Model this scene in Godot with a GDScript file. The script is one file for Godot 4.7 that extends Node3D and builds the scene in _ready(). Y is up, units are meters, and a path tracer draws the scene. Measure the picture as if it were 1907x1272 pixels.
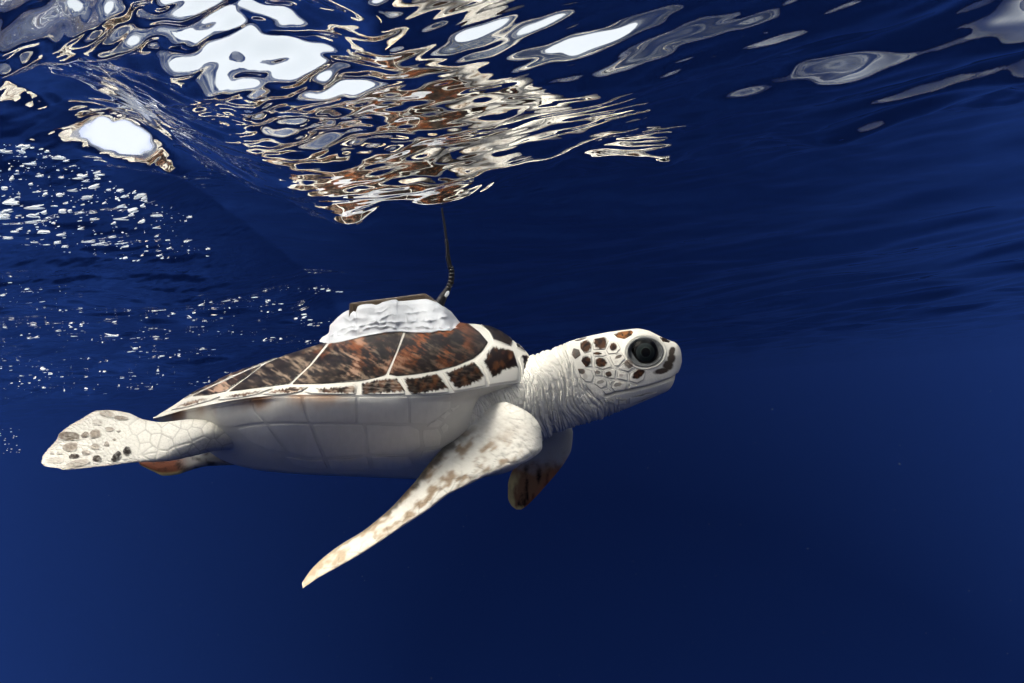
extends Node3D
# A young sea turtle with a satellite tag swims just under the rippled surface of the open sea.
# Lengths in metres. F is the focal length in pixels of the 1907 x 1272 photograph; D is the turtle's distance.
const F := 1018.0
const D := 0.72

var cam: Camera3D
var nz := FastNoiseLite.new()      # fractal noise, unit frequency
var nz2 := FastNoiseLite.new()     # the same without its finest octaves
var cell := FastNoiseLite.new()    # cellular, for scaly skin
var rng := RandomNumberGenerator.new()


func _ready():
	rng.seed = 7
	nz.seed = 11; nz.frequency = 1.0; nz.noise_type = FastNoiseLite.TYPE_SIMPLEX_SMOOTH
	nz.fractal_type = FastNoiseLite.FRACTAL_FBM; nz.fractal_octaves = 4; nz.fractal_gain = 0.5
	nz2.seed = 21; nz2.frequency = 1.0; nz2.noise_type = FastNoiseLite.TYPE_SIMPLEX_SMOOTH; nz2.fractal_octaves = 2; nz2.fractal_gain = 0.3
	cell.seed = 5; cell.frequency = 1.0; cell.noise_type = FastNoiseLite.TYPE_CELLULAR
	cell.cellular_return_type = FastNoiseLite.RETURN_DISTANCE2_SUB; cell.fractal_type = FastNoiseLite.FRACTAL_NONE
	light_and_lens()
	sea()
	turtle()
	tag()
	drifting()


# ------------------------------------------------------------------ camera, sky, sun
func light_and_lens():
	cam = Camera3D.new(); cam.name = "camera"
	cam.fov = 64.0; cam.near = 0.02; cam.far = 1500.0
	cam.transform = Transform3D(Basis.from_euler(Vector3(deg_to_rad(4.4), 0, deg_to_rad(-5.4))), Vector3.ZERO)
	add_child(cam)
	cam.position.y = -0.233
	var e := Environment.new(); e.background_mode = Environment.BG_SKY
	var sm := ProceduralSkyMaterial.new()
	sm.sky_top_color = Color(0.43, 0.51, 0.56); sm.sky_horizon_color = Color(0.95, 0.97, 0.98); sm.sky_curve = 1.0
	sm.sky_energy_multiplier = 0.79
	sm.ground_bottom_color = Color(0.0054, 0.0148, 0.0808); sm.ground_horizon_color = Color(0.0150, 0.0375, 0.1416); sm.ground_curve = 0.16
	sm.sun_angle_max = 30.0; sm.sun_curve = 1.0
	e.sky = Sky.new(); e.sky.sky_material = sm
	e.tonemap_mode = Environment.TONE_MAPPER_LINEAR
	e.tonemap_exposure = 2.15
	e.sdfgi_enabled = true; e.ssao_enabled = true; e.ssil_enabled = true
	e.fog_enabled = true; e.fog_density = 0.0021; e.fog_light_color = Color(0.2, 0.36, 0.75)
	var we := WorldEnvironment.new(); we.name = "air"; we.environment = e; add_child(we)
	var sun := DirectionalLight3D.new(); sun.name = "sun"; sun.light_energy = 1.6; sun.light_angular_distance = 0.5
	sun.light_color = Color(1, 0.97, 0.92); sun.shadow_enabled = true
	sun.rotation_degrees = Vector3(-55, -48, 0)
	add_child(sun)


# ------------------------------------------------------------------ helpers
func at(x: float, y: float, z := 0.0) -> Vector3:   # a measured point, z metres in front of the turtle's middle, in the turtle's axes
	return Vector3((x - 953.5) / F * (D - z), -(y - 636.0) / F * (D - z), z)

func lut(p: Array) -> PackedFloat32Array:           # smooth curve through [x, y, x, y ...], one value a pixel
	var n := p.size() / 2
	var out := PackedFloat32Array(); out.resize(1910)
	var m := []
	for i in n:
		if i == 0 or i == n - 1: m.append(0.0 if n < 2 else ((p[3] - p[1]) / (p[2] - p[0]) if i == 0 else (p[2 * n - 1] - p[2 * n - 3]) / (p[2 * n - 2] - p[2 * n - 4])))
		else:
			var a = (p[2 * i + 1] - p[2 * i - 1]) / float(p[2 * i] - p[2 * i - 2])
			var b = (p[2 * i + 3] - p[2 * i + 1]) / float(p[2 * i + 2] - p[2 * i])
			m.append(0.0 if a * b <= 0 else 2.0 * a * b / (a + b))
	var k := 0
	for x in 1910:
		if x <= p[0]: out[x] = p[1]; continue
		if x >= p[2 * n - 2]: out[x] = p[2 * n - 1]; continue
		while x > p[2 * k + 2]: k += 1
		var h := float(p[2 * k + 2] - p[2 * k])
		var t = (x - p[2 * k]) / h
		out[x] = (1 + 2 * t) * (1 - t) * (1 - t) * p[2 * k + 1] + t * (1 - t) * (1 - t) * h * m[k] + t * t * (3 - 2 * t) * p[2 * k + 3] + t * t * (t - 1) * h * m[k + 1]
	return out

func cv(l: PackedFloat32Array, x: float) -> float:
	x = clampf(x, 0.0, 1908.0)
	var i := int(x)
	return lerpf(l[i], l[i + 1], x - i)

func ss(a: float, b: float, x: float) -> float:
	return smoothstep(a, b, x)

func mat(rough: float, spec := 0.3, vertex := true, color := Color.WHITE) -> StandardMaterial3D:
	var m := StandardMaterial3D.new()
	m.albedo_color = color; m.roughness = rough; m.metallic_specular = spec; m.vertex_color_use_as_albedo = vertex
	return m

var gv := PackedVector3Array()
var gc := PackedColorArray()
var gi := PackedInt32Array()

func fresh():
	gv = PackedVector3Array(); gc = PackedColorArray(); gi = PackedInt32Array()

func sheet(rows: int, cols: int, flip := false):     # the last rows x cols points put into gv become a sheet
	var b := gv.size() - rows * cols
	for j in rows - 1:
		for i in cols - 1:
			var p := b + j * cols + i
			if flip: gi.append_array([p, p + 1, p + cols, p + 1, p + cols + 1, p + cols])
			else: gi.append_array([p, p + cols, p + 1, p + 1, p + cols, p + cols + 1])

func made() -> ArrayMesh:
	var a := []; a.resize(Mesh.ARRAY_MAX)
	a[Mesh.ARRAY_VERTEX] = gv; a[Mesh.ARRAY_INDEX] = gi
	if gc.size() == gv.size(): a[Mesh.ARRAY_COLOR] = gc
	var am := ArrayMesh.new(); am.add_surface_from_arrays(Mesh.PRIMITIVE_TRIANGLES, a)
	var st := SurfaceTool.new(); st.create_from(am, 0); st.generate_normals()
	return st.commit()

func obj(called: String, mesh: Mesh, m: Material, parent: Node) -> MeshInstance3D:
	var o := MeshInstance3D.new(); o.name = called; o.mesh = mesh; o.material_override = m
	parent.add_child(o, true)
	return o

func named(o: Node, label: String, category := "", group := "", kind := ""):
	o.set_meta("label", label)
	if category: o.set_meta("category", category)
	if group: o.set_meta("group", group)
	if kind: o.set_meta("kind", kind)


# ------------------------------------------------------------------ the sea surface, a real sheet of water with the index of water
var wind := FastNoiseLite.new()
var rip := FastNoiseLite.new()
# the long crest that crosses from the upper left, as points of the sea surface (x, z)
const CREST := [Vector2(-0.7, -0.1), Vector2(-0.36, -0.34), Vector2(-0.335, -0.507), Vector2(-0.357, -0.648), Vector2(-0.38, -1.0), Vector2(-0.45, -1.33), Vector2(-0.7, -2.6)]

func wave(x: float, z: float, r: float) -> float:
	var swell := wind.get_noise_2d(x * 0.55 + z * 0.25, z * 1.3 - x * 0.35)
	if r > 12.0: return 0.06 * swell - 1.9 * smoothstep(15.0, 118.0, r)
	var h := lerpf(0.012, 0.07, smoothstep(0.8, 4.0, r)) * swell
	# a trough hangs low between the camera and the turtle
	var back := -0.41 + 0.33 * maxf(x + 0.06, -0.1) - z + 0.05 * wind.get_noise_2d(x * 2.2, 7.0) + 0.05 * wind.get_noise_2d(x * 8.0, 17.0 + z * 3.0)
	h -= 0.093 * (1.0 - smoothstep(-0.02, 0.27, back)) * lerpf(0.1, 1.0, maxf(smoothstep(-0.33, -0.13, x), smoothstep(-0.3, -0.24, z)))
	# nearer than that it tilts open to the sky on the left and on the right
	h += 0.46 * smoothstep(-0.04, -0.10, x) * maxf(z + 0.27 + 0.12 * minf(x + 0.12, 0.0), 0.0)
	var lines := (0.8 * z - 0.6 * x) / 0.062 + 1.1 * wind.get_noise_2d(x * 3.5, z * 3.5 + 3.0)
	h += 0.0078 * sin(TAU * lines) * smoothstep(0.08, 0.19, x) * (1.0 - smoothstep(-0.05, 0.06, back)) * (0.55 + 0.9 * wind.get_noise_2d(x * 4.0 + 60.0, z * 4.0))
	var dent := Vector2(x + 0.335, z + 0.485)
	h -= 0.8 * dent.dot(Vector2(-0.57, -0.82)) * exp(-dent.length_squared() / 0.0013 * (1.0 + 0.8 * wind.get_noise_2d(x * 12.0, z * 12.0)))
	h += 0.0045 * wind.get_noise_2d(x * 5.0 + 70.0, (z - 0.4 * x) * 15.0) * (1.0 - smoothstep(0.5, 0.9, r))
	h += 0.022 * smoothstep(0.7, 1.6, r) * wind.get_noise_2d(x * 1.3 + 33.0, (z - 0.5 * x) * 2.4)
	h += lerpf(0.006, 0.0018, smoothstep(0.5, 1.3, r)) * wind.get_noise_2d(x * 3.0 - z * 1.2 + 40.0, z * 7.0 + x * 2.5 + 9.0)
	if r < 6.0:
		var fade := 1.0 - r / 6.0
		var q := Vector2(x, z)
		var d := 9.0
		var beyond := 0.0
		for i in CREST.size() - 1:
			var n: Vector2 = Geometry2D.get_closest_point_to_segment(q, CREST[i], CREST[i + 1])
			var l := q.distance_to(n)
			if l < d:
				d = l
				beyond = signf((CREST[i + 1] - CREST[i]).cross(q - CREST[i]))
		var rough := 0.6
		if beyond < 0.0:                                  # the left side of the crest falls away steeply and is ruffled in gusts
			h += 0.03 * exp(-d / 0.15)
			h += 0.007 * wind.get_noise_2d(x * 4.0 + 80.0, z * 9.0 + 2.0 * x) * smoothstep(0.0, 0.2, d) * (1.0 + 0.3 * r)
			rough += smoothstep(0.0, 0.12, d) * (0.6 + 1.6 * smoothstep(-0.15, 0.3, wind.get_noise_2d(x * 2.5 + 20.0, z * 2.5)))
		else:
			h += 0.03 * exp(-d / 0.3)
			rough = lerpf(0.45, 0.85, 1.0 - smoothstep(-0.04, 0.1, back)) + 5.0 * smoothstep(-0.03, -0.1, x) * smoothstep(-0.37, -0.29, z)
		rough *= 1.0 - 0.6 * smoothstep(0.12, 0.35, x)
		h += 0.00075 * rip.get_noise_2d(x * 22.0 + 8.0 * z, (z - 0.35 * x) * 60.0) * fade * rough / (1.0 + 0.2 * r * r)
		var ring := q.distance_to(Vector2(-0.074, -0.704))    # rings round the whip of the tag's antenna
		if ring < 0.3: h += 0.0004 * sin(TAU * ring / 0.017) * exp(-ring / 0.06)
	return h

func sea():
	wind.seed = 3; wind.frequency = 1.0; wind.noise_type = FastNoiseLite.TYPE_SIMPLEX_SMOOTH; wind.fractal_octaves = 3; wind.fractal_gain = 0.4
	rip.seed = 9; rip.frequency = 1.0; rip.noise_type = FastNoiseLite.TYPE_SIMPLEX_SMOOTH; rip.fractal_octaves = 2; rip.fractal_gain = 0.5
	fresh()
	var angles := PackedFloat32Array()
	var a := -180.0
	while a < 180.0:
		angles.append(a)
		a += 0.2 if absf(a) < 62.0 else 3.0 if absf(a) > 85.0 else 0.6
	angles.append(180.0)
	var rad := PackedFloat32Array()
	var r0 := 0.03
	while r0 < 120.0:
		rad.append(r0)
		r0 *= 1.05 if r0 < 0.16 else 1.005 if r0 < 1.5 else 1.012 if r0 < 6.0 else 1.04
	for r in rad:
		for k in angles:
			var x := r * sin(deg_to_rad(k)); var z := -r * cos(deg_to_rad(k))
			gv.append(Vector3(x, wave(x, z, r), z))
	sheet(rad.size(), angles.size())
	var wm := StandardMaterial3D.new(); wm.albedo_color = Color(1, 1, 1, 0); wm.roughness = 0.0
	wm.refraction_enabled = true; wm.refraction_scale = 0.0333
	var o := obj("sea_surface", made(), wm, self)
	named(o, "rippling underside of the sea surface with bright sky glints over the turtle", "", "", "structure")


# ------------------------------------------------------------------ the turtle
var c_top: PackedFloat32Array
var c_edge: PackedFloat32Array
var c_wide: PackedFloat32Array
var u_bot: PackedFloat32Array
var u_wide: PackedFloat32Array
var n_top: PackedFloat32Array
var n_bot: PackedFloat32Array
var n_wide: PackedFloat32Array
var h_top: PackedFloat32Array
var h_bot: PackedFloat32Array
var h_z: PackedFloat32Array
var h_thick: PackedFloat32Array
var h_tilt: PackedFloat32Array

var jowl: PackedFloat32Array

func tables():
	jowl = lut([600, 1052, 650, 1064, 700, 1080, 730, 1106, 745, 1130, 765, 1165, 800, 1180])
	c_top = lut([285, 777, 300, 769, 320, 757, 350, 737, 382, 721, 420, 702, 460, 686, 500, 672, 540, 660, 600, 641, 660, 624, 720, 613, 780, 606, 830, 602, 880, 603, 905, 607, 930, 617, 950, 630, 968, 644, 980, 655, 989, 668, 994, 680, 997, 694])
	c_edge = lut([285, 779, 300, 776, 320, 770, 345, 763, 380, 756, 430, 746, 480, 739, 540, 735, 600, 735, 660, 736, 720, 736, 780, 735, 835, 733, 860, 729, 885, 725, 908, 721, 935, 717, 963, 713, 983, 711, 993, 703, 997, 696])
	c_wide = lut([285, 0.004, 300, 0.03, 330, 0.06, 380, 0.095, 450, 0.128, 540, 0.154, 640, 0.166, 740, 0.166, 820, 0.154, 880, 0.13, 930, 0.1, 960, 0.077, 980, 0.054, 992, 0.031, 997, 0.008])
	u_bot = lut([285, 781, 300, 786, 330, 800, 360, 817, 385, 838, 410, 855, 450, 869, 500, 878, 560, 883, 620, 886, 700, 889, 780, 892, 860, 892, 920, 886, 960, 872, 985, 840, 995, 760, 997, 698])
	u_wide = lut([285, 0.003, 300, 0.025, 330, 0.054, 380, 0.09, 450, 0.122, 540, 0.158, 640, 0.171, 740, 0.170, 800, 0.159, 850, 0.133, 900, 0.09, 940, 0.06, 980, 0.03, 997, 0.005])
	n_top = lut([860, 700, 900, 690, 950, 672, 975, 666, 990, 661, 1003, 655, 1016, 650, 1030, 647, 1043, 643, 1066, 634, 1096, 626, 1130, 619, 1158, 615, 1186, 612, 1205, 615, 1228, 626, 1250, 635, 1260, 640, 1266, 648, 1269, 659, 1270, 672])
	n_bot = lut([860, 840, 900, 850, 950, 850, 985, 845, 1008, 826, 1030, 811, 1050, 803, 1067, 797, 1077, 793, 1111, 785, 1149, 769, 1186, 753, 1228, 735, 1243, 728, 1252, 718, 1257, 706, 1262, 696, 1267, 685, 1270, 673])
	n_wide = lut([860, 0.105, 900, 0.1, 950, 0.088, 985, 0.073, 1016, 0.06, 1050, 0.049, 1080, 0.044, 1120, 0.042, 1160, 0.04, 1200, 0.036, 1230, 0.03, 1250, 0.023, 1262, 0.0155, 1268, 0.009, 1270, 0.003])
	h_top = lut([77, 860, 80, 850, 87, 840, 103, 822, 119, 801, 152, 780, 181, 765, 202, 764, 238, 769, 267, 781, 300, 786, 354, 781, 390, 782, 420, 788, 450, 800])
	h_bot = lut([77, 862, 83, 868, 108, 872, 119, 875, 163, 871, 195, 868, 253, 861, 307, 859, 361, 849, 401, 840, 420, 838, 450, 840])
	h_z = lut([77, 0.085, 200, 0.092, 300, 0.095, 350, 0.088, 390, 0.072, 450, 0.035])
	h_thick = lut([77, 0.0015, 100, 0.003, 200, 0.006, 280, 0.013, 340, 0.024, 400, 0.032, 450, 0.03])
	h_tilt = lut([77, 0.026, 200, 0.03, 280, 0.024, 340, 0.008, 400, 0.0, 450, 0.0])

func dome(x: float, y: float, lift := 0.0) -> Vector3:     # a point of the carapace; above its ridge it runs on down the far side
	var e := cv(c_edge, x); var t := cv(c_top, x); var w := cv(c_wide, x)
	var f := (e - y) / maxf(e - t, 0.5)
	var far := f > 1.0
	if far: f = 2.0 - f
	f = clampf(f, 0.0, 1.0)
	var z := w * pow(maxf(1.0 - pow(f, 1.75), 0.0), 0.62) + 0.004 * exp(-f * 9.0) * ss(285.0, 400.0, x)
	var p := at(x, lerpf(e, t, f), z)
	if lift != 0.0:
		var n := Vector3(0, 0.25 + f, (1.0 - f) * 1.1 + 0.05).normalized()
		n = (n + Vector3(0.35 * ss(900.0, 995.0, x) - 0.2 * ss(520.0, 300.0, x), 0, 0)).normalized()
		p += n * lift
	if far: p.z = -p.z
	return p

func under(x: float, y: float, lift := 0.0) -> Vector3:    # a point of the plastron and of the bridge
	var e := cv(c_edge, x); var b := cv(u_bot, x); var w := cv(u_wide, x)
	var g := clampf((y - e) / maxf(b - e, 0.5), 0.0, 1.0)
	var z := lerpf(cv(c_wide, x) + 0.004, w, ss(0.0, 0.1, g)) * pow(maxf(1.0 - pow(g, 1.75), 0.0), 0.64)
	var p := at(x, y if g < 1.0 else b, z)
	if lift != 0.0: p += Vector3(0, -g, 1.05 - g).normalized() * lift
	return p

func neck_shape(x: float, v: float) -> float:               # half breadth at a height v, -1 below to 1 above
	var w := cv(n_wide, x)
	var p := 2.3 if v > 0 else lerpf(2.1, 2.6, ss(1060.0, 1150.0, x))
	var s := pow(maxf(1.0 - pow(absf(v), p), 0.0), 1.0 / p)
	var jaw := ss(1075.0, 1140.0, x)
	s *= 1.0 - 0.10 * jaw * ss(0.1, 0.9, v)
	return w * s

func neck(x: float, y: float, lift := 0.0) -> Vector3:      # a point of the head's or neck's near side
	var t := cv(n_top, x); var b := cv(n_bot, x)
	var v := clampf((b + t - 2.0 * y) / maxf(b - t, 0.5), -1.0, 1.0)
	var z := neck_shape(x, v)
	var p := at(x, y, z)
	p += Vector3(ss(1200.0, 1268.0, x) * 0.8, v * absf(v), maxf(1.0 - v * v, 0.02)).normalized() * (lift + face_relief(x, y))
	return p

func dist_line(p: Vector2, a: Vector2, b: Vector2) -> float:
	return p.distance_to(Geometry2D.get_closest_point_to_segment(p, a, b))

var mouth := PackedVector2Array([Vector2(1262, 698), Vector2(1255, 704), Vector2(1230, 713), Vector2(1205, 721), Vector2(1180, 726), Vector2(1149, 731), Vector2(1128, 737)])

func eye_r(x: float, y: float) -> float:
	return Vector2((x - 1201.0) / 37.0, (y - 656.0) / 30.0).length()

func face_relief(x: float, y: float) -> float:              # lids, mouth line, folds of the neck
	var d := 0.0
	if x > 1100.0:
		var r := eye_r(x, y)
		if r < 1.6:
			d += 0.0008 * exp(-pow((r - 0.98) / 0.2, 2.0)) + 0.00045 * sin(r * 38.0) * ss(0.7, 0.8, r) * ss(1.2, 1.05, r)
			d -= 0.006 * ss(0.86, 0.66, r)
		var m := 99.0
		for i in mouth.size() - 1:
			m = minf(m, dist_line(Vector2(x, y), mouth[i], mouth[i + 1]))
		d -= 0.0022 * exp(-m * m / 5.0)
	if x < 1190.0:
		d += folds(x, y)
	return d

func folds(x: float, y: float) -> float:
	var k := ss(6.0, -12.0, x - cv(jowl, y))               # the folds reach further forward under the jaw
	if k <= 0.0: return 0.0
	var low := ss(640.0, 760.0, y)
	var s := x * 0.95 - (y - 700.0) * 0.32 + 14.0 * nz2.get_noise_2d(x * 0.010, y * 0.010)   # folds lean back towards the head
	var a := ss(0.30, 0.0, absf(nz2.get_noise_2d(s * 0.050, y * 0.0045)))
	var b := ss(0.30, 0.0, absf(nz2.get_noise_2d(s * 0.12 + 90.0, y * 0.012)))
	var c := ss(0.28, 0.0, cell.get_noise_2d(s * 0.13, y * 0.06) + 1.0)
	var e := ss(0.25, 0.0, cell.get_noise_2d(s * 0.06 + 31.0, y * 0.06) + 1.0)
	return -0.75 * k * (0.0030 * a * ss(960.0, 1030.0, x) + 0.0018 * b + 0.0010 * c + 0.0007 * e * (1.0 - ss(980.0, 1040.0, x)))

const CREAM := Color(0.63, 0.615, 0.56)
const BARK := Color(0.009, 0.0065, 0.006)
const BROWN := Color(0.085, 0.034, 0.014)

func turtle():
	tables()
	var root := Node3D.new(); root.name = "sea_turtle"
	root.transform = cam.transform * Transform3D(Basis.IDENTITY, Vector3(0, 0, -D))
	add_child(root)
	named(root, "young sea turtle with brown shell and pale spotted skin swimming right below the surface", "sea turtle")
	var skin := mat(0.55, 0.25)
	var grain := FastNoiseLite.new(); grain.seed = 4; grain.noise_type = FastNoiseLite.TYPE_CELLULAR; grain.frequency = 0.045
	grain.cellular_return_type = FastNoiseLite.RETURN_DISTANCE2_SUB; grain.fractal_octaves = 2
	var nt := NoiseTexture2D.new(); nt.width = 512; nt.height = 512; nt.seamless = true; nt.as_normal_map = true; nt.bump_strength = 6.0; nt.noise = grain
	skin.normal_enabled = true; skin.normal_texture = nt; skin.normal_scale = 0.3
	skin.uv1_triplanar = true; skin.uv1_scale = Vector3(11, 11, 11)
	var horn := mat(0.36, 0.24)
	var pale := mat(0.5, 0.25)
	fresh(); body(); var b := obj("body", made(), skin, root)
	fresh(); shell_base(); var car := obj("carapace", made(), pale, root)
	fresh(); belly_base(); var pla := obj("plastron", made(), pale, root)
	scutes(car, horn)
	plates(pla, pale)
	head_scales(b, skin)
	flipper_scales(b, skin)
	eyes(b)

func shell_base():
	var cols := 60; var rows := 150
	for j in rows + 1:
		var x := 641.0 - 356.0 * cos(PI * j / rows)
		for i in cols + 1:
			var a := float(i) / cols * 2.0
			var e := cv(c_edge, x); var t := cv(c_top, x)
			gv.append(dome(x, e - (e - t) * a)); gc.append(CREAM)
	sheet(rows + 1, cols + 1, true)

func belly_base():
	var cols := 70; var rows := 150
	for j in rows + 1:
		var x := 641.0 - 356.0 * cos(PI * j / rows)
		var e := cv(c_edge, x); var b := cv(u_bot, x)
		for i in cols + 1:
			var a := absf(float(i) / cols * 2.0 - 1.0)
			var y := lerpf(b, e, 1.0 - pow(1.0 - a, 0.8))
			var p := under(x, y)
			if i * 2 > cols: p.z = -p.z
			gv.append(p); gc.append(belly_color(x, y) * 0.9)
	sheet(rows + 1, cols + 1, false)

func belly_color(x: float, y: float) -> Color:
	var e := cv(c_edge, x)
	var c := CREAM.lerp(Color(0.60, 0.60, 0.56), 0.5)
	var stain := ss(34.0, 0.0, y - e + 10.0 * nz.get_noise_2d(x * 0.03, y * 0.02)) * ss(670.0, 600.0, x) * clampf(0.6 + 1.3 * nz.get_noise_2d(x * 0.016, 3.0), 0, 1)
	c = c.lerp(Color(0.35, 0.15, 0.045), stain * 0.9)
	return c * (1.0 + 0.06 * nz.get_noise_2d(x * 0.05, y * 0.05))

func patch(px: PackedVector2Array, on: Callable, color: Callable, gap: float, high: float, rings: int, around: int, mirror := false, bend := 0.0) -> ArrayMesh:
	# a raised plate: the outline shrunk by the gap, its edge sunk below the surface that it sits on
	var poly := px
	if Geometry2D.is_polygon_clockwise(poly): poly.reverse()
	if gap > 0.0:
		var o := Geometry2D.offset_polygon(poly, -gap, Geometry2D.JOIN_ROUND)
		if o.size(): poly = o[0]
	var per := 0.0
	for i in poly.size(): per += poly[i].distance_to(poly[(i + 1) % poly.size()])
	var edge := PackedVector2Array()
	var step := per / around; var left := 0.0
	for i in poly.size():
		var a := poly[i]; var b := poly[(i + 1) % poly.size()]; var l := a.distance_to(b)
		while left < l and edge.size() < around:
			edge.append(a.lerp(b, left / l)); left += step
		left -= l
	var n := edge.size()
	var c := Vector2.ZERO
	for p in edge: c += p / n
	fresh()
	for j in rings + 1:
		var k := 1.0 if j == 0 else 1.0 - 1.6 / maxf(per / 6.3, 4.0) if j == 1 else (1.0 - float(j - 1) / (rings - 1)) * (1.0 - 1.6 / maxf(per / 6.3, 4.0))
		k = maxf(k, 0.001)
		for i in n + 1:
			var e := edge[i % n]
			var p := c.lerp(e, k)
			var q: Vector3 = on.call(p.x, p.y, -high if j == 0 else high * (1.0 + bend * (1.0 - k * k)))
			if mirror: q.z = -q.z
			gv.append(q)
			gc.append(color.call(p, (1.0 - k) * c.distance_to(e), k))
	sheet(rings + 1, n + 1, mirror)
	return made()

func pts(a: Array) -> PackedVector2Array:
	var o := PackedVector2Array()
	for i in a.size() / 2: o.append(Vector2(a[2 * i], a[2 * i + 1]))
	return o

func horn_color(p: Vector2, edge: float, big: float) -> Color:
	var s := p.y * 0.88 - p.x * 0.47; var t := p.x * 0.88 + p.y * 0.47     # growth streaks run down and forward
	var a := nz.get_noise_2d(s * 0.010, t * 0.018 + 7.0)
	var b := nz.get_noise_2d(s * 0.05 + 30.0, t * 0.012)
	var d := nz.get_noise_2d(s * 0.13, t * 0.05 + 60.0)
	var pale := ss(900.0, 520.0, p.x)
	var f := nz.get_noise_2d(s * 0.22, t * 0.035 + 20.0)
	var c := BARK.lerp(Color(0.035, 0.024, 0.018), clampf(0.4 * pale + 1.2 * d, 0, 1))
	c = c.lerp(Color(0.23, 0.17, 0.12), clampf((b + 0.6 * d + 0.6 * f - 0.06) * 1.9, 0, 1) * (0.10 + 0.9 * pale) * big)
	var high := (cv(c_edge, p.x) - p.y) / 120.0
	c = c.lerp(Color(0.22, 0.06, 0.011), clampf((a + 0.4 * d + 0.4 * f - 0.02) * 2.4, 0, 1) * ss(0.15, 0.9, high) * 0.85 * big * ss(900.0, 830.0, p.x))
	c = c.lerp(Color(0.42, 0.27, 0.19), clampf((a + 0.8 * b + 0.4 * f - 0.42) * 4.0, 0, 1) * 0.8 * pale * big)
	return c

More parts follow.
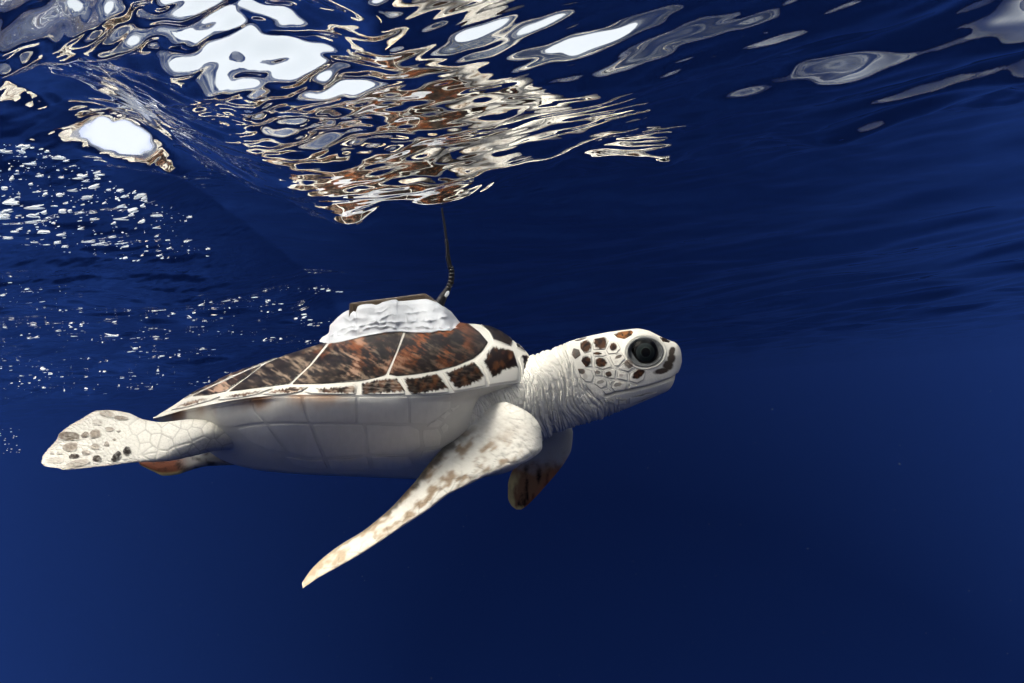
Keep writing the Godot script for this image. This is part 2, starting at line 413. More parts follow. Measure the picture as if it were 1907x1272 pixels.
func scutes(car: Node, m: Material):
	var costal := [
		[758, 609, 800, 602, 850, 599, 874, 603, 895, 619, 911, 638, 900, 655, 885, 668, 850, 683, 814, 692, 770, 699, 738, 702, 722, 699, 740, 655],
		[616, 636, 650, 624, 700, 612, 757, 607, 740, 655, 720, 699, 700, 706, 669, 711, 600, 716, 541, 717, 580, 680],
		[519, 667, 545, 656, 580, 645, 614, 635, 578, 680, 540, 716, 500, 721, 423, 731, 460, 704, 492, 679],
		[491, 679, 460, 703, 421, 730, 390, 737, 354, 740, 380, 728, 420, 710, 470, 687]]
	for q in costal:
		for side in [false, true]:
			obj("costal_scute", patch(pts(q), dome, func(p, e, _k): return CREAM.lerp(horn_color(p, e, 1.0), ss(-0.5, 1.2, e + 1.0 * nz.get_noise_2d(p.x * 0.3, p.y * 0.3))), 0.6, 0.0013, 44, 150, side, 0.3), m, car)
	var ridge := [
		[516, 668, 470, 687, 420, 710, 380, 728, 354, 740, 340, 746, 336, 737, 372, 716, 420, 693, 470, 676, 516, 654],
		[616, 636, 545, 656, 519, 665, 520, 652, 570, 632, 616, 620],
		[757, 606, 700, 612, 620, 634, 620, 610, 700, 590, 757, 590],
		[872, 601, 830, 599, 762, 606, 762, 590, 830, 585, 868, 590],
		[892, 604, 908, 619, 917, 637, 935, 642, 953, 648, 958, 637, 946, 622, 930, 606, 912, 598, 894, 596],
		[960, 649, 958, 638, 966, 640, 977, 651, 982, 659, 971, 655]]
	for q in ridge:
		obj("vertebral_scute", patch(pts(q), dome, func(p, e, _k): return CREAM.lerp(horn_color(p, e, 0.45), ss(0.3, 3.5, e)), 1.2, 0.0013, 26, 90, false, 0.3), m, car)
	# marginal scutes: outline, then the dark field on it
	var marginal := [
		[[968, 661, 978, 659, 986, 665, 990, 677, 993, 692, 989, 706, 978, 711, 971, 709, 970, 686, 964, 668], [971, 664, 980, 662, 987, 668, 991, 680, 992, 695, 986, 702, 978, 702, 976, 690, 974, 676], 0.0],
		[[914, 641, 935, 646, 957, 654, 963, 673, 968, 691, 966, 711, 940, 715, 910, 720, 908, 708, 899, 688, 886, 671], [916, 650, 922, 649, 956, 655, 962, 672, 967, 686, 950, 687, 934, 692, 928, 700, 919, 702, 910, 692, 901, 674], 0.0],
		[[821, 693, 850, 684, 882, 671, 898, 688, 906, 706, 907, 720, 876, 726, 845, 731, 838, 722, 826, 701], [831, 696, 855, 687, 885, 675, 902, 700, 892, 709, 868, 720, 854, 723, 847, 720, 838, 708], 0.12],
		[[743, 704, 775, 700, 813, 694, 824, 702, 837, 722, 838, 732, 800, 735, 765, 735, 758, 728], [753, 707, 780, 705, 813, 697, 826, 710, 836, 724, 805, 729, 774, 734, 765, 733, 759, 722], 0.1],
		[[670, 714, 690, 706, 709, 702, 741, 704, 756, 728, 757, 735, 715, 736, 671, 735], [674, 716, 700, 710, 740, 706, 753, 723, 757, 729, 715, 732, 676, 734], 0.4],
		[[563, 730, 582, 721, 620, 717, 662, 713, 667, 718, 665, 735, 620, 735, 578, 734], [590, 725, 620, 723, 661, 719, 664, 733, 620, 733, 600, 732], 0.65],
		[[484, 735, 510, 726, 539, 720, 578, 720, 563, 730, 545, 734, 515, 736], [500, 732, 515, 728, 540, 723, 570, 723, 555, 730, 540, 733], 1.0],
		[[400, 747, 424, 736, 470, 728, 533, 720, 508, 725, 480, 735, 440, 743], [420, 741, 440, 735, 490, 728, 480, 732, 445, 740], 1.0],
		[[312, 767, 335, 754, 356, 744, 418, 737, 396, 746, 350, 759], [330, 760, 356, 748, 390, 744, 360, 754], 1.0]]
	for q in marginal:
		var dark: PackedVector2Array = pts(q[1])
		var worn: float = q[2]
		var col := func(p, e, _k):
			var w := Vector2(p.x + 3.0 * nz.get_noise_2d(p.x * 0.2, p.y * 0.1), p.y + 4.0 * nz.get_noise_2d(p.x * 0.16 + 9.0, p.y * 0.06))
			var inside := Geometry2D.is_point_in_polygon(w, dark)
			var far := 99.0
			for i in dark.size(): far = minf(far, dist_line(w, dark[i], dark[(i + 1) % dark.size()]))
			var c := BARK.lerp(BROWN, clampf(0.0 + worn * 0.7 + 1.5 * nz.get_noise_2d(p.x * 0.06, p.y * 0.04 + 5.0), 0, 1))
			c = c.lerp(Color(0.3, 0.23, 0.17), worn * clampf(2.0 * nz.get_noise_2d(p.x * 0.05, p.y * 0.15) + 0.15, 0, 1))
			return (CREAM * 0.98).lerp(c, ss(-1.6, 1.6, far if inside else -far))
		for side in [false, true]:
			obj("marginal_scute", patch(pts(q[0]), dome, col, 0.8, 0.0016, 16, 90, side, 0.25), m, car)

func plates(pla: Node, m: Material):
	var list := [
		[763, 738, 800, 738, 841, 735, 840, 760, 817, 778, 796, 790, 763, 789],
		[666, 739, 720, 739, 761, 738, 762, 788, 710, 788, 664, 788],
		[563, 739, 610, 738, 664, 739, 663, 788, 620, 787, 577, 788, 570, 765],
		[468, 744, 520, 738, 561, 739, 568, 765, 575, 788, 535, 786, 496, 787, 478, 768],
		[388, 759, 430, 749, 466, 744, 476, 768, 494, 787, 460, 790, 430, 797, 405, 790],
		[680, 791, 720, 791, 763, 792, 781, 800, 784, 832, 760, 846, 720, 846, 686, 845],
		[581, 790, 630, 790, 676, 791, 683, 815, 683, 846, 645, 850, 606, 852, 592, 820],
		[499, 790, 540, 788, 577, 790, 589, 820, 603, 852, 570, 851, 536, 842, 512, 806],
		[440, 798, 470, 792, 496, 790, 509, 807, 532, 841, 500, 838, 465, 822],
		[786, 800, 816, 798, 823, 812, 820, 830, 790, 834, 786, 818],
		[793, 795, 800, 788, 815, 780, 826, 785, 818, 795, 808, 797],
		[817, 777, 833, 764, 841, 769, 828, 782],
		[837, 761, 858, 752, 855, 759, 842, 768],
		[819, 796, 828, 786, 836, 792, 834, 803, 824, 808],
		[608, 856, 645, 853, 685, 849, 690, 872, 650, 876, 616, 874],
		[689, 849, 722, 849, 762, 849, 772, 866, 735, 876, 695, 873],
		[530, 850, 568, 855, 604, 856, 612, 873, 575, 873, 545, 864],
		[786, 838, 822, 834, 850, 838, 845, 862, 800, 868, 778, 864]]
	for q in list:
		obj("plastron_scute", patch(pts(q), under, func(p, e, _k): return belly_color(p.x, p.y) * (1.0 - 0.4 * ss(1.5, 0.4, e)) * (1.0 + 0.05 * nz.get_noise_2d(p.x * 0.3, p.y * 0.02)), 0.3, 0.00045, 22, 72, false, 0.5), m, pla)

func spots(list: Array, p: Vector2) -> float:
	var k := 0.0
	for s in list:
		var d := (p - Vector2(s[0], s[1])).rotated(-s[4])
		var r := Vector2(d.x / s[2], d.y / s[3]).length() / 1.15 + 0.22 * nz.get_noise_2d(p.x * 0.12 + s[0], p.y * 0.12)
		k = maxf(k, ss(1.15, 0.8, r) * s[5])
	return k

func zoomed(a: Array) -> PackedVector2Array:
	var o := PackedVector2Array()
	for i in a.size() / 2: o.append(Vector2(960.0 + a[2 * i] / 5.3, 580.0 + a[2 * i + 1] / 5.3))
	return o

func head_scales(b: Node, m: Material):
	# outline, then spots: x, y, half sizes, turn, strength
	var list := [
		[[568, 355, 545, 425, 590, 480, 652, 432, 632, 372], [[600, 415, 38, 50, -0.2, 0.9]]],
		[[632, 300, 720, 268, 762, 330, 748, 404, 680, 424, 636, 365], [[692, 348, 50, 52, 0.3, 1.0]]],
		[[768, 268, 890, 246, 928, 288, 890, 382, 762, 388, 752, 320], [[838, 310, 60, 60, 0.0, 1.0]]],
		[[940, 285, 1010, 300, 1046, 370, 1000, 422, 912, 430, 888, 390], [[965, 352, 34, 34, 0.4, 1.0]]],
		[[755, 393, 885, 392, 908, 432, 880, 448, 762, 448], [[806, 418, 40, 12, 0.0, 1.0]]],
		[[660, 434, 745, 412, 760, 460, 762, 550, 690, 555, 642, 490], [[695, 496, 44, 48, 0.5, 1.0]]],
		[[768, 453, 910, 450, 950, 520, 962, 550, 860, 580, 770, 548], [[842, 502, 52, 42, 0.1, 1.0]]],
		[[918, 436, 1050, 400, 1092, 462, 1020, 550, 968, 546, 936, 480], [[1016, 448, 34, 15, -0.4, 0.9]]],
		[[1098, 466, 1150, 482, 1192, 540, 1114, 605, 1008, 570, 1030, 540], [[1117, 516, 40, 40, 0.4, 0.85]]],
		[[606, 560, 690, 558, 755, 575, 780, 640, 760, 708, 690, 702, 636, 650], [[652, 590, 36, 24, 0.3, 0.9], [685, 640, 18, 26, 0.0, 0.35]]],
		[[765, 570, 830, 560, 860, 582, 860, 642, 790, 644], [[812, 600, 24, 17, 0.2, 0.8]]],
		[[865, 585, 960, 555, 1000, 570, 985, 665, 920, 668, 865, 644], [[918, 620, 29, 26, 0.0, 0.95]]],
		[[1003, 575, 1110, 607, 1110, 692, 990, 667], [[1042, 630, 20, 12, 0.0, 0.5]]],
		[[1118, 608, 1200, 560, 1300, 575, 1272, 680, 1200, 718, 1116, 692], [[1212, 615, 62, 34, -0.65, 1.0]]],
		[[785, 650, 860, 648, 905, 680, 910, 742, 840, 768, 770, 712], [[838, 696, 34, 16, -0.2, 0.6]]],
		[[980, 670, 1106, 697, 1110, 725, 1080, 790, 985, 808, 930, 745], [[1008, 720, 38, 18, -0.3, 0.65]]],
		[[912, 680, 976, 672, 928, 738], []],
		[[1116, 702, 1222, 725, 1200, 745, 1088, 788, 1112, 740], []],
		[[846, 772, 922, 750, 980, 810, 890, 828], []],
		[[1112, 852, 1300, 800, 1420, 790, 1250, 885, 1110, 922], []],
		[[1010, 872, 1102, 858, 1105, 915, 1010, 922], []],
		[[876, 865, 960, 863, 992, 900, 940, 922, 882, 902], []],
		[[980, 850, 1050, 840, 1052, 872, 992, 880], []],
		[[560, 296, 640, 268, 716, 250, 705, 268, 625, 296], [[640, 275, 70, 12, -0.3, 0.75]]],
		[[955, 222, 1040, 200, 1150, 185, 1172, 200, 1150, 240, 1080, 278, 1000, 262], [[1080, 232, 100, 42, -0.25, 1.0]]],
		[[1408, 250, 1470, 262, 1536, 296, 1520, 315, 1450, 305], [[1470, 283, 68, 24, 0.3, 1.0]]]]
	for q in list:
		var s := []
		for t in q[1]: s.append([960.0 + t[0] / 5.3, 580.0 + t[1] / 5.3, t[2] / 5.3, t[3] / 5.3, t[4], t[5]])
		var rust: float = 1.0 if q[1].size() and q[1][0][0] == 1080 else 0.5
		obj("head_scale", patch(zoomed(q[0]), neck, func(p, e, _k):
			var ink := BARK.lerp(Color(0.2, 0.08, 0.025) if rust > 0.9 else BROWN, rust * clampf(0.6 + 2.0 * nz.get_noise_2d(p.x * 0.08, p.y * 0.08), 0, 1))
			return (CREAM * (1.0 - 0.68 * ss(2.6, 1.1, e))).lerp(ink, spots(s, p)), 0.5, 0.0007, 14, 56, false, 0.5), m, b)

func hind(x: float, y: float, lift := 0.0) -> Vector3:
	var t := cv(h_top, x); var b := cv(h_bot, x)
	var v := clampf((b + t - 2.0 * y) / maxf(b - t, 0.5), -1.0, 1.0)
	var z := cv(h_z, x) - cv(h_tilt, x) * v + cv(h_thick, x) * pow(maxf(1.0 - v * v, 0.0), 0.5)
	return at(x, y, z) + Vector3(0, 0.5, 0.85) * (lift + hind_relief(x, y))

func hind_relief(x: float, y: float) -> float:
	var big := minf(cell.get_noise_2d(x * 0.042, y * 0.042) + 1.0, 0.22) / 0.22
	var fine := minf(cell.get_noise_2d(x * 0.10 + y * 0.05, y * 0.16 - x * 0.03) + 1.0, 0.4) / 0.4
	var k := ss(225.0, 262.0, x - (y - 815.0) * 0.4)
	return 0.0009 * big * k + 0.0009 * fine * (1.0 - k) - 0.0009

func flipper_scales(b: Node, m: Material):
	var list := [[740, 165, 74, 30, 0.15, 0.55], [875, 205, 68, 20, 0.1, 0.75], [642, 247, 50, 32, 0.1, 0.3], [622, 360, 52, 40, -0.3, 0.7], [520, 370, 38, 26, -0.4, 0.75], [762, 315, 42, 22, 0.0, 0.55],
		[852, 332, 22, 12, -0.2, 0.4], [365, 385, 100, 42, 0.05, 0.8], [375, 490, 66, 42, -0.15, 0.7], [735, 462, 24, 24, 0.0, 0.6], [810, 415, 20, 11, 0.0, 0.6], [622, 487, 42, 28, 0.1, 0.55], [530, 545, 42, 23, 0.0, 0.5],
		[415, 582, 52, 23, -0.1, 0.9], [640, 606, 42, 31, 0.1, 0.9], [832, 585, 32, 54, 0.7, 1.0], [937, 532, 38, 42, 0.2, 1.0], [270, 552, 32, 15, 0.0, 0.4], [195, 552, 24, 13, 0.0, 0.4], [225, 622, 82, 28, -0.05, 0.4], [440, 655, 115, 32, -0.25, 0.5]]
	for s in list:
		var poly := PackedVector2Array()
		for i in 16:
			var a := TAU * i / 16
			var d := Vector2(cos(a), sin(a))
			d = Vector2(signf(d.x) * pow(absf(d.x), 0.8) * s[2], signf(d.y) * pow(absf(d.y), 0.8) * s[3]).rotated(s[4]) * (1.25 + 0.12 * sin(a * 3.0 + s[0]))
			poly.append(Vector2(60.0 + (s[0] + d.x) / 5.297, 740.0 + (s[1] + d.y) / 5.297))
		var own := [[60.0 + s[0] / 5.297, 740.0 + s[1] / 5.297, s[2] / 5.297, s[3] / 5.297, s[4], 1.0]]
		obj("flipper_scale", patch(poly, hind, func(p, _e, _k):
			var ink := Color(0.11, 0.068, 0.036).lerp(BARK, ss(0.6, 1.0, s[5]))
			return CREAM.lerp(ink, spots(own, p) * minf(1.0, s[5] * 1.1) * clampf(0.95 + 0.4 * nz.get_noise_2d(p.x * 0.1, p.y * 0.1), 0, 1)), 0.0, 0.0009, 10, 40, false, 0.3), m, b)

func skin_color(x: float, y: float) -> Color:
	var c := CREAM * (1.0 + 0.10 * nz.get_noise_2d(x * 0.02, y * 0.02) + 0.05 * nz.get_noise_2d(x * 0.11, y * 0.11))
	return c

func body():
	# head and neck
	var xs := PackedFloat32Array()
	var x := 862.0
	while x < 1254.0:
		xs.append(x); x += 0.9
	for i in 40: xs.append(1254.0 + 15.9 * sin(PI / 2 * i / 39.0))
	var vs := PackedFloat32Array()
	for i in 180: vs.append(-cos(PI * i / 179.0))
	for i in 40: vs.append(cos(PI * (i + 1) / 40.0))
	for xx in xs:
		var t := cv(n_top, xx); var b := cv(n_bot, xx)
		for i in vs.size():
			var y := (b + t) / 2.0 - vs[i] * (b - t) / 2.0
			var p := neck(xx, y)
			if i >= 180: p.z = -p.z
			gv.append(p)
			gc.append(face_color(xx, y))
	sheet(xs.size(), vs.size(), false)
	# near hind flipper
	var hx := PackedFloat32Array()
	for i in 300: hx.append(77.2 + 370.0 * pow(i / 299.0, 1.25))
	for xx in hx:
		var t := cv(h_top, xx); var b := cv(h_bot, xx)
		for i in 150:
			var v := -cos(PI * i / 109.0) if i < 110 else cos(PI * (i - 109) / 40.0)
			var y := (b + t) / 2.0 - v * (b - t) / 2.0
			var p := hind(xx, y)
			if i >= 110:
				var mid := at(xx, y, cv(h_z, xx) - cv(h_tilt, xx) * v)
				p = mid + (mid - p) * 0.9
			gv.append(p)
			var seam := ss(0.10, 0.02, cell.get_noise_2d(xx * 0.042, y * 0.042) + 1.0) * ss(225.0, 262.0, xx - (y - 815.0) * 0.4)
			seam = maxf(seam, 0.5 * ss(0.12, 0.02, cell.get_noise_2d(xx * 0.10 + y * 0.05, y * 0.16 - xx * 0.03) + 1.0))
			gc.append((skin_color(xx, y) * (1.0 - 0.38 * seam)).lerp(Color(0.42, 0.4, 0.36), 0.25 * ss(0.75, 0.97, absf(v))))
	sheet(hx.size(), 150, false)
	# the other limbs: rear edge x, y, front edge x, y, depth of the two edges, half thickness
	limb([[926, 750, 944, 749, 0.100, 0.106, 0.004], [905, 764, 984, 768, 0.096, 0.118, 0.02], [880, 786, 1007, 797, 0.094, 0.126, 0.027], [855, 806, 1010, 832, 0.096, 0.134, 0.027], [832, 826, 985, 857, 0.1, 0.142, 0.025], [812, 848, 945, 873, 0.105, 0.15, 0.022],
		[792, 872, 905, 887, 0.112, 0.157, 0.018], [772, 898, 868, 905, 0.12, 0.163, 0.015], [752, 920, 835, 921, 0.128, 0.168, 0.0125], [731, 943, 797, 950, 0.136, 0.172, 0.0105], [704, 967, 755, 977, 0.144, 0.175, 0.0085], [673, 991, 715, 1004, 0.152, 0.178, 0.007],
		[638, 1012, 672, 1032, 0.158, 0.18, 0.0055], [604, 1037, 628, 1057, 0.164, 0.182, 0.004], [577, 1064, 592, 1077, 0.17, 0.184, 0.003], [562, 1086, 564, 1096, 0.176, 0.184, 0.0012]], 240, 90, 0)
	limb([[1000, 790, 1060, 788, -0.05, -0.05, 0.02], [1000, 812, 1067, 806, -0.06, -0.055, 0.017], [985, 840, 1064, 836, -0.07, -0.065, 0.013], [966, 862, 1051, 862, -0.08, -0.075, 0.010], [952, 881, 1036, 882, -0.088, -0.085, 0.008], [946, 905, 1016, 905, -0.098, -0.095, 0.006],
		[946, 925, 998, 925, -0.106, -0.103, 0.0045], [952, 941, 982, 941, -0.112, -0.11, 0.003], [962, 949, 971, 949, -0.115, -0.115, 0.0012]], 110, 70, 1)
	limb([[430, 826, 436, 866, -0.03, -0.02, 0.02], [385, 838, 388, 868, -0.04, -0.035, 0.014], [345, 845, 350, 877, -0.055, -0.05, 0.008], [318, 850, 328, 884, -0.06, -0.055, 0.006], [292, 852, 306, 886, -0.062, -0.058, 0.005], [270, 855, 285, 878, -0.064, -0.06, 0.004], [257, 859, 261, 866, -0.065, -0.063, 0.0015]], 90, 60, 2)

func face_color(x: float, y: float) -> Color:
	var c := skin_color(x, y)
	if x > 1040.0:
		var r := eye_r(x, y)
		if r < 1.3:
			c = c.lerp(Color(0.30, 0.30, 0.27), 0.6 * ss(1.2, 0.9, r))
			c = c.lerp(Color(0.05, 0.055, 0.06), ss(1.04, 0.86, r) * 0.97)
		# the dark crescent on the beak
		var k := 0.0
		for s in [[1251, 656, 5.5, 10, 0.15], [1250, 668, 7.5, 11, 0.2], [1244, 680, 9.5, 10, 0.7], [1232, 691, 15, 5.5, -0.2], [1254, 651, 3.5, 5, 0.1]]:
			var d: Vector2 = (Vector2(x, y) - Vector2(s[0], s[1])).rotated(-s[4])
			k = maxf(k, ss(1.25, 0.75, Vector2(d.x / s[2], d.y / s[3]).length() + 0.15 * nz.get_noise_2d(x * 0.12, y * 0.12)))
		c = c.lerp(Color(0.022, 0.011, 0.007), k * 0.96 * ss(1.02, 1.1, r))
		c = c.lerp(Color(0.5, 0.48, 0.42), 0.3 * ss(1255.0, 1268.0, x))
		var m := 99.0
		for i in mouth.size() - 1: m = minf(m, dist_line(Vector2(x, y), mouth[i], mouth[i + 1]))
		c = c.lerp(Color(0.34, 0.30, 0.2), 0.6 * exp(-m * m / 6.0))
	return c

func limb(st: Array, nu: int, nv: int, kind: int):
	var t := []
	for c in 7:
		var a := []
		for i in st.size(): a.append_array([i * 100, st[i][c]])
		t.append(lut(a))
	for j in nu + 1:
		var u := 100.0 * (st.size() - 1) * j / nu
		for i in nv + 1:
			var th := TAU * i / nv
			var v := cos(th)                          # -1 at the first edge, 1 at the second
			var w := (v + 1.0) / 2.0
			var x := lerpf(cv(t[0], u), cv(t[2], u), w); var y := lerpf(cv(t[1], u), cv(t[3], u), w)
			var z := lerpf(cv(t[4], u), cv(t[5], u), w)
			var s := sin(th)
			var thick := cv(t[6], u) * s * (0.75 + 0.4 * v if kind == 0 else 1.0) * pow(absf(s), 0.2)
			var rel := 0.0
			if s > 0.0 and kind == 0:
				rel = 0.0008 * (minf(cell.get_noise_2d(x * 0.05 + y * 0.02, y * 0.06) + 1.0, 0.25) / 0.25 - 1.0) * minf(1.0, s * 2.0) * ss(1500.0, 700.0, u)
				rel += 0.0006 * nz.get_noise_2d(x * 0.08, y * 0.08) * s
			gv.append(at(x, y, z + thick + rel))
			var c := skin_color(x, y)
			if kind == 0:
				var along := (x * -0.78 + y * 0.63) * 0.011; var across := (x * 0.63 + y * 0.78) * 0.026
				var k := clampf((nz.get_noise_2d(along, across) + 0.35 * nz2.get_noise_2d(along * 4.0, across * 3.0) + 0.06) * 2.4, 0, 1)
				k *= ss(1.0, 0.55, absf(v - 0.0) if v > 0 else 0.3) * ss(150.0, 400.0, u)
				c = c.lerp(Color(0.22, 0.145, 0.08), k * 0.85)
				c = c.lerp(Color(0.05, 0.045, 0.04), ss(-0.62, -0.9, v + 0.25 * nz.get_noise_2d(along * 3.0, 5.0)) * ss(200.0, 420.0, u) * ss(1500.0, 1200.0, u) * 0.9)
				c = c.lerp(Color(0.36, 0.31, 0.22), 0.6 * ss(800.0, 1450.0, u))
				var seam := ss(0.10, 0.02, cell.get_noise_2d(along * 3.2 + 5.0, across * 2.2) + 1.0) * ss(-0.2, 0.3, v)
				c = c * (1.0 - 0.35 * seam)
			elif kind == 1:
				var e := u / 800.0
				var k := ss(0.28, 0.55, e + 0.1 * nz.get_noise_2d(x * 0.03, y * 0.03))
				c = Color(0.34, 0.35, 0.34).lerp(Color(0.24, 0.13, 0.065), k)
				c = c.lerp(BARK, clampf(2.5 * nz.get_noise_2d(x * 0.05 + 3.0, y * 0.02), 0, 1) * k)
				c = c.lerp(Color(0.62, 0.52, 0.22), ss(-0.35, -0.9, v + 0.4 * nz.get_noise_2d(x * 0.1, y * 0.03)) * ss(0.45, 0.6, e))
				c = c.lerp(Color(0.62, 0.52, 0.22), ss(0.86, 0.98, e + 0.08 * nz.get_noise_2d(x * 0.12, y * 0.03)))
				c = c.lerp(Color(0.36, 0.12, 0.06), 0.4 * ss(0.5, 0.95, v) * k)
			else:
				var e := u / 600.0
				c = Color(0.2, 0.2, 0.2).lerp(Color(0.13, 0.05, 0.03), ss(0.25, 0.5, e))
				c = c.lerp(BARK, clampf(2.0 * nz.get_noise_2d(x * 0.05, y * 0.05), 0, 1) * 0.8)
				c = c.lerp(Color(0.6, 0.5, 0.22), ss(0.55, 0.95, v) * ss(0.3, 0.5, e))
			gc.append(c)
	sheet(nu + 1, nv + 1, true)

func eyes(b: Node):
	var wet := mat(0.08, 0.3)
	for side in [1.0, -1.0]:
		var c := neck(1198, 656)
		c = at(1197.5, 655.8, c.z - 0.0072)
		fresh()
		var r := 0.0190
		for j in 41:
			var a := PI * 0.62 * j / 40.0              # from the pupil outwards
			var rr := a / (PI * 0.5)
			var col := Color(0.006, 0.006, 0.007)
			if rr < 0.19: col = Color(0.004, 0.004, 0.005)
			elif rr < 0.245: col = Color(0.035, 0.04, 0.038)
			elif rr < 0.36: col = Color(0.012, 0.016, 0.018)
			elif rr < 0.41: col = Color(0.018, 0.02, 0.021)
			elif rr > 0.62: col = Color(0.012, 0.013, 0.015)
			for i in 49:
				var t := TAU * i / 48.0
				gv.append(Vector3(sin(a) * cos(t) * r, sin(a) * sin(t) * r, cos(a) * r * 0.8)); gc.append(col)
		sheet(41, 49, false)
		var o := obj("eye", made(), wet, b)
		o.position = Vector3(c.x, c.y, c.z) if side > 0 else Vector3(c.x, c.y, -c.z)
		if side < 0: o.rotation.y = PI


# ------------------------------------------------------------------ the satellite tag on its bed of epoxy
const FOLDS := [[Vector2(686, 588), Vector2(712, 579), Vector2(735, 569), Vector2(752, 567), Vector2(768, 575)], [Vector2(756, 585), Vector2(775, 584), Vector2(800, 579), Vector2(824, 572)],
	[Vector2(612, 627), Vector2(640, 613), Vector2(670, 607), Vector2(705, 602), Vector2(740, 602), Vector2(780, 600), Vector2(815, 597), Vector2(840, 586)], [Vector2(630, 626), Vector2(660, 616), Vector2(700, 609), Vector2(740, 611), Vector2(800, 611), Vector2(838, 612)],
	[Vector2(700, 601), Vector2(712, 593), Vector2(728, 588)], [Vector2(640, 590), Vector2(652, 600), Vector2(660, 594)], [Vector2(757, 588), Vector2(760, 598)]]

func tag():
	var root := Node3D.new(); root.name = "satellite_tag"
	root.transform = cam.transform * Transform3D(Basis.IDENTITY, Vector3(0, 0, -D))
	add_child(root)
	named(root, "satellite tag with black whip antenna stuck in white epoxy on the turtle's shell", "satellite tag")
	# housing: a bevelled wedge
	var prof := pts([656, 640, 660, 568, 664, 566, 794, 549, 798, 550, 830, 577, 856, 640])
	fresh()
	var n := prof.size()
	var levels := [[0.0, 0.9, 0.024], [0.0, 0.985, 0.024], [0.0, 1.0, 0.022], [0.0, 1.0, -0.022], [0.0, 0.985, -0.024], [0.0, 0.9, -0.024]]
	var mid := Vector2(745, 600)
	for l in levels:
		for i in n + 1:
			var p: Vector2 = mid.lerp(prof[i % n], l[1])
			gv.append(at(p.x, p.y, 0.0) + Vector3(0, 0, l[2])); gc.append(Color(0.05, 0.035, 0.022) * (1.0 + 0.6 * nz.get_noise_2d(p.x * 0.1, p.y * 0.2)))
	sheet(levels.size(), n + 1, false)
	for s in [0, levels.size() - 1]:
		var base: int = s * (n + 1)
		gv.append(at(mid.x, mid.y, 0.0) + Vector3(0, 0, levels[s][2])); gc.append(Color(0.06, 0.042, 0.026))
		for i in n:
			if s == 0: gi.append_array([gv.size() - 1, base + i, base + i + 1])
			else: gi.append_array([gv.size() - 1, base + i + 1, base + i])
	obj("tag_housing", made(), mat(0.5, 0.4), root)
	# epoxy
	var et := lut([595, 634, 600, 628, 607, 624, 613, 618, 613.5, 608, 620, 600, 630, 590, 640, 582, 648, 578, 656, 577, 662, 580, 666, 570, 676, 566, 690, 565, 700, 567, 715, 561, 738, 557, 742, 560, 770, 558, 792, 556, 812, 562, 824, 570, 836, 578, 848, 590, 856, 600, 864, 607])
	var eb := lut([595, 637, 610, 640, 630, 639, 650, 635, 670, 630, 700, 624, 720, 621, 750, 619, 775, 621, 800, 621, 820, 617, 838, 617, 846, 612, 864, 609])
	fresh()
	var cols := 340; var rows := 120
	for j in cols + 1:
		var x := 595.3 + 268.4 * j / cols
		var t := cv(et, x); var b := cv(eb, x)
		for i in rows + 1:
			var a := float(i) / rows
			var v := 1.0 - absf(a * 2.0 - 1.0)          # 0 at the two rims, 1 at the ridge
			var y := lerpf(b, t, v)
			var zb := maxf(dome(x, b).z + 0.004, 0.012)
			var zt := lerpf(0.0, 0.027, ss(640.0, 664.0, x) * ss(850.0, 824.0, x))
			var z := lerpf(zb, zt, pow(v, 0.75))
			if v > 0.985: z *= 1.0 - ss(0.985, 1.0, v)
			z += 0.004 * ss(0.0, 0.04, v) * ss(1.0, 0.85, v)
			var lump := 0.0024 * nz2.get_noise_2d(x * 0.02, y * 0.035)
			var q := Vector2(x, y) + Vector2(0, 2.5 * nz2.get_noise_2d(x * 0.05, 4.0))
			for f in FOLDS:
				var l := 99.0
				var under_it := false
				for k in f.size() - 1:
					var near: Vector2 = Geometry2D.get_closest_point_to_segment(q, f[k], f[k + 1])
					if q.distance_to(near) < l: l = q.distance_to(near); under_it = q.y > near.y
				lump += 0.0022 * exp(-l / (2.2 if under_it else 5.0)) * (1.0 + 1.6 * nz2.get_noise_2d(x * 0.05, f[0].x))
			lump *= ss(0.0, 0.12, v) * ss(1.0, 0.8, v) * lerpf(1.0, 0.35, ss(0.55, 0.8, v) * ss(640.0, 680.0, x))
			var p := at(x, y, z + lump) + Vector3(0, 0.35 * lump, 0)
			if a > 0.5: p.z = -p.z
			gv.append(p); gc.append(Color(0.5, 0.525, 0.56) * (1.0 + 0.05 * nz.get_noise_2d(x * 0.05, y * 0.1)))
	sheet(cols + 1, rows + 1, true)
	obj("epoxy_putty", made(), mat(0.5, 0.35), root)
	# antenna: rubber foot, ribbed spring sleeve, whip
	var black := mat(0.35, 0.5, false, Color(0.012, 0.012, 0.013).linear_to_srgb())
	tube("antenna_base", [[816, 570, 10.5], [821, 560, 9.0], [828, 548, 7.0], [834, 538, 5.5]], black, root, 0)
	tube("antenna_spring", [[831, 544, 5.5], [836, 534, 6.0], [840, 523, 6.0], [841, 510, 5.8], [840, 500, 5.6], [838, 497, 5.4]], black, root, 9)
	tube("antenna_sleeve", [[838.5, 499, 4.6], [836, 488, 4.4], [834, 479, 4.6], [833.7, 477, 4.6]], black, root, 0)
	tube("antenna_whip", [[834, 480, 3.6], [833, 462, 3.5], [831.2, 447, 3.4], [831, 446, 2.6], [829, 428, 2.5], [826.5, 410, 2.3], [824, 398, 2.1], [822.8, 388, 2.0]], black, root, 0)
	var dot := SphereMesh.new(); dot.radius = 0.0042; dot.height = 0.0084; dot.radial_segments = 20; dot.rings = 10
	var o := obj("white_sensor", dot, mat(0.3, 0.5, false, Color(0.85, 0.86, 0.86)), root)
	o.transform = Transform3D(Basis(Vector3(0, 0, 1), -0.55).scaled_local(Vector3(0.6, 1.1, 0.35)), at(832.5, 547.5, 0.0047))

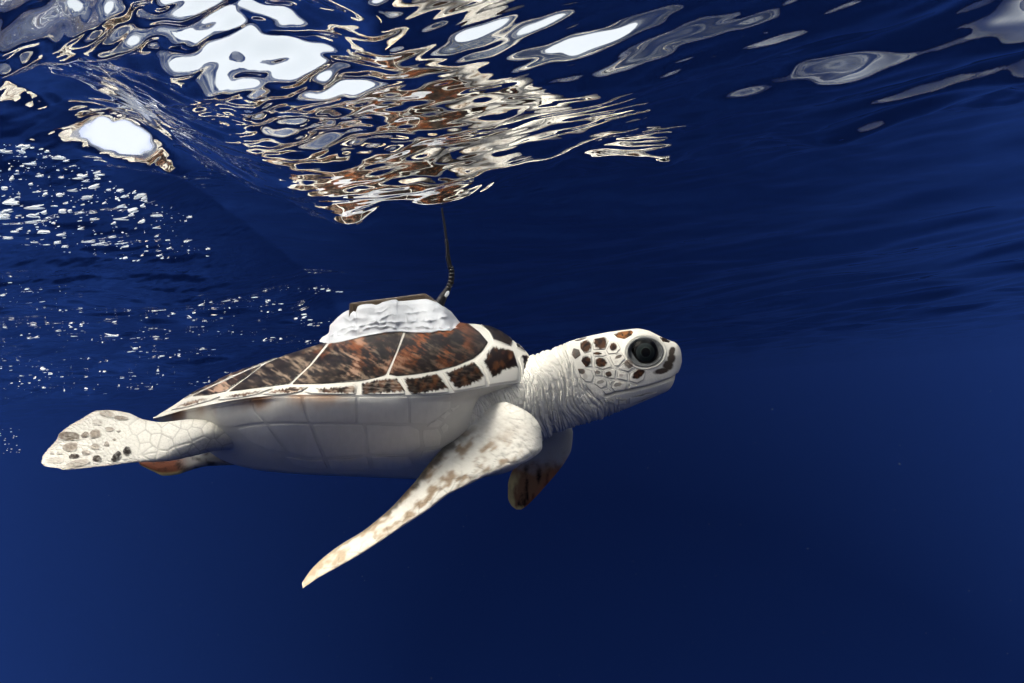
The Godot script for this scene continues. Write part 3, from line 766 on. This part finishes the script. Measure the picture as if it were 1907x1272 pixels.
func tube(called: String, st: Array, m: Material, parent: Node, ribs: int):
	fresh()
	var c := []
	for k in 3:
		var a := []
		for i in st.size(): a.append_array([i * 100, st[i][k]])
		c.append(lut(a))
	var n := 40 + ribs * 12
	for j in n + 1:
		var u := 100.0 * (st.size() - 1) * j / n
		var p := at(cv(c[0], u), cv(c[1], u)); var q := at(cv(c[0], u + 4.0), cv(c[1], u + 4.0)) - at(cv(c[0], u - 4.0), cv(c[1], u - 4.0))
		var side := Vector3(q.y, -q.x, 0).normalized()
		var r := cv(c[2], u) / F * D
		if ribs: r *= 0.93 + 0.1 * sin(TAU * ribs * j / n)
		for i in 17:
			var a := TAU * i / 16.0
			gv.append(p + (side * cos(a) + Vector3(0, 0, 1) * sin(a)) * r)
	sheet(n + 1, 17, true)
	for e in [0, n]:
		gv.append(gv[e * 17].lerp(gv[e * 17 + 8], 0.5))
		for i in 16:
			if e: gi.append_array([gv.size() - 1, e * 17 + i + 1, e * 17 + i])
			else: gi.append_array([gv.size() - 1, e * 17 + i, e * 17 + i + 1])
	gc = PackedColorArray()
	obj(called, made(), m, parent)


# ------------------------------------------------------------------ specks that drift in the water
func drifting():
	var speck := SphereMesh.new(); speck.radius = 0.5; speck.height = 1.0; speck.radial_segments = 10; speck.rings = 6
	var mm := MultiMesh.new(); mm.transform_format = MultiMesh.TRANSFORM_3D; mm.mesh = speck
	mm.instance_count = 700
	for i in 700:
		var far := 0.45 + 5.0 * pow(rng.randf(), 1.6)
		var p := Vector3(rng.randf_range(-1.1, 1.1) * far, 0, -far)
		p.y = lerpf(-0.27, -0.25 - 0.75 * far, rng.randf())
		if i > 660: p = Vector3(rng.randf_range(-30, 30), rng.randf_range(-90, -5), rng.randf_range(-50, 20))
		var s := rng.randf_range(0.0002, 0.0006) * (0.6 + 0.4 * far)
		var b := Basis.from_euler(Vector3(rng.randf() * 6.0, rng.randf() * 6.0, rng.randf_range(-0.5, 0.7))).scaled_local(Vector3(s * rng.randf_range(1.0, 4.0), s, s))
		mm.set_instance_transform(i, Transform3D(b, p))
	# flecks of foam and bubbles that hang under the ruffled water on the left
	var fm := MultiMesh.new(); fm.transform_format = MultiMesh.TRANSFORM_3D; fm.mesh = speck
	var flecks := []
	while flecks.size() < 2100:
		var a := deg_to_rad(rng.randf_range(-46.0, -16.0)); var r := 0.62 + 4.4 * pow(rng.randf(), 2.0)
		var p := Vector3(r * sin(a), 0, -r * cos(a))
		var gust := wind.get_noise_2d(p.x * 3.0 + 11.0, p.z * 1.6)
		if gust < -0.14 + 0.4 * smoothstep(-0.75, -0.3, a) or p.x > -0.4: continue
		var s := (0.0006 + 0.0048 * pow(rng.randf(), 4.0)) * (0.6 + gust) * (0.65 + 0.25 * r)
		p.y = wave(p.x, p.z, r) - s * 0.25
		flecks.append(Transform3D(Basis(Vector3.UP, rng.randf_range(-0.5, 0.5)).scaled_local(Vector3(s * rng.randf_range(1.5, 5.0), s * 0.4, s * rng.randf_range(0.7, 1.6))), p))
	for i in 90:                                          # a drift of bubbles at the far left, under the line of the surface
		var a := deg_to_rad(rng.randf_range(-46.5, -42.3)); var r := 2.6 + 0.5 * rng.randf()
		var s := 0.0015 + 0.003 * rng.randf()
		flecks.append(Transform3D(Basis.from_scale(Vector3(s * 1.6, s * 0.8, s)), Vector3(r * sin(a), -0.233 + r * rng.randf_range(-0.030, 0.004), -r * cos(a))))
	fm.instance_count = flecks.size()
	for i in flecks.size(): fm.set_instance_transform(i, flecks[i])
	var foam := MultiMeshInstance3D.new(); foam.name = "foam"; foam.multimesh = fm
	var white := mat(0.6, 0.3, false, Color(0.95, 0.97, 0.98)); white.backlight_enabled = true; white.backlight = Color(0.95, 0.97, 1.0)
	foam.material_override = white; add_child(foam, true)
	named(foam, "white flecks of foam under the ruffled surface behind the turtle's tail", "", "", "stuff")
	var o := MultiMeshInstance3D.new(); o.name = "marine_snow"; o.multimesh = mm
	o.material_override = mat(0.8, 0.2, false, Color(0.5, 0.56, 0.62)); add_child(o, true)
	named(o, "fine pale specks drifting in the blue water round the turtle", "", "", "stuff")
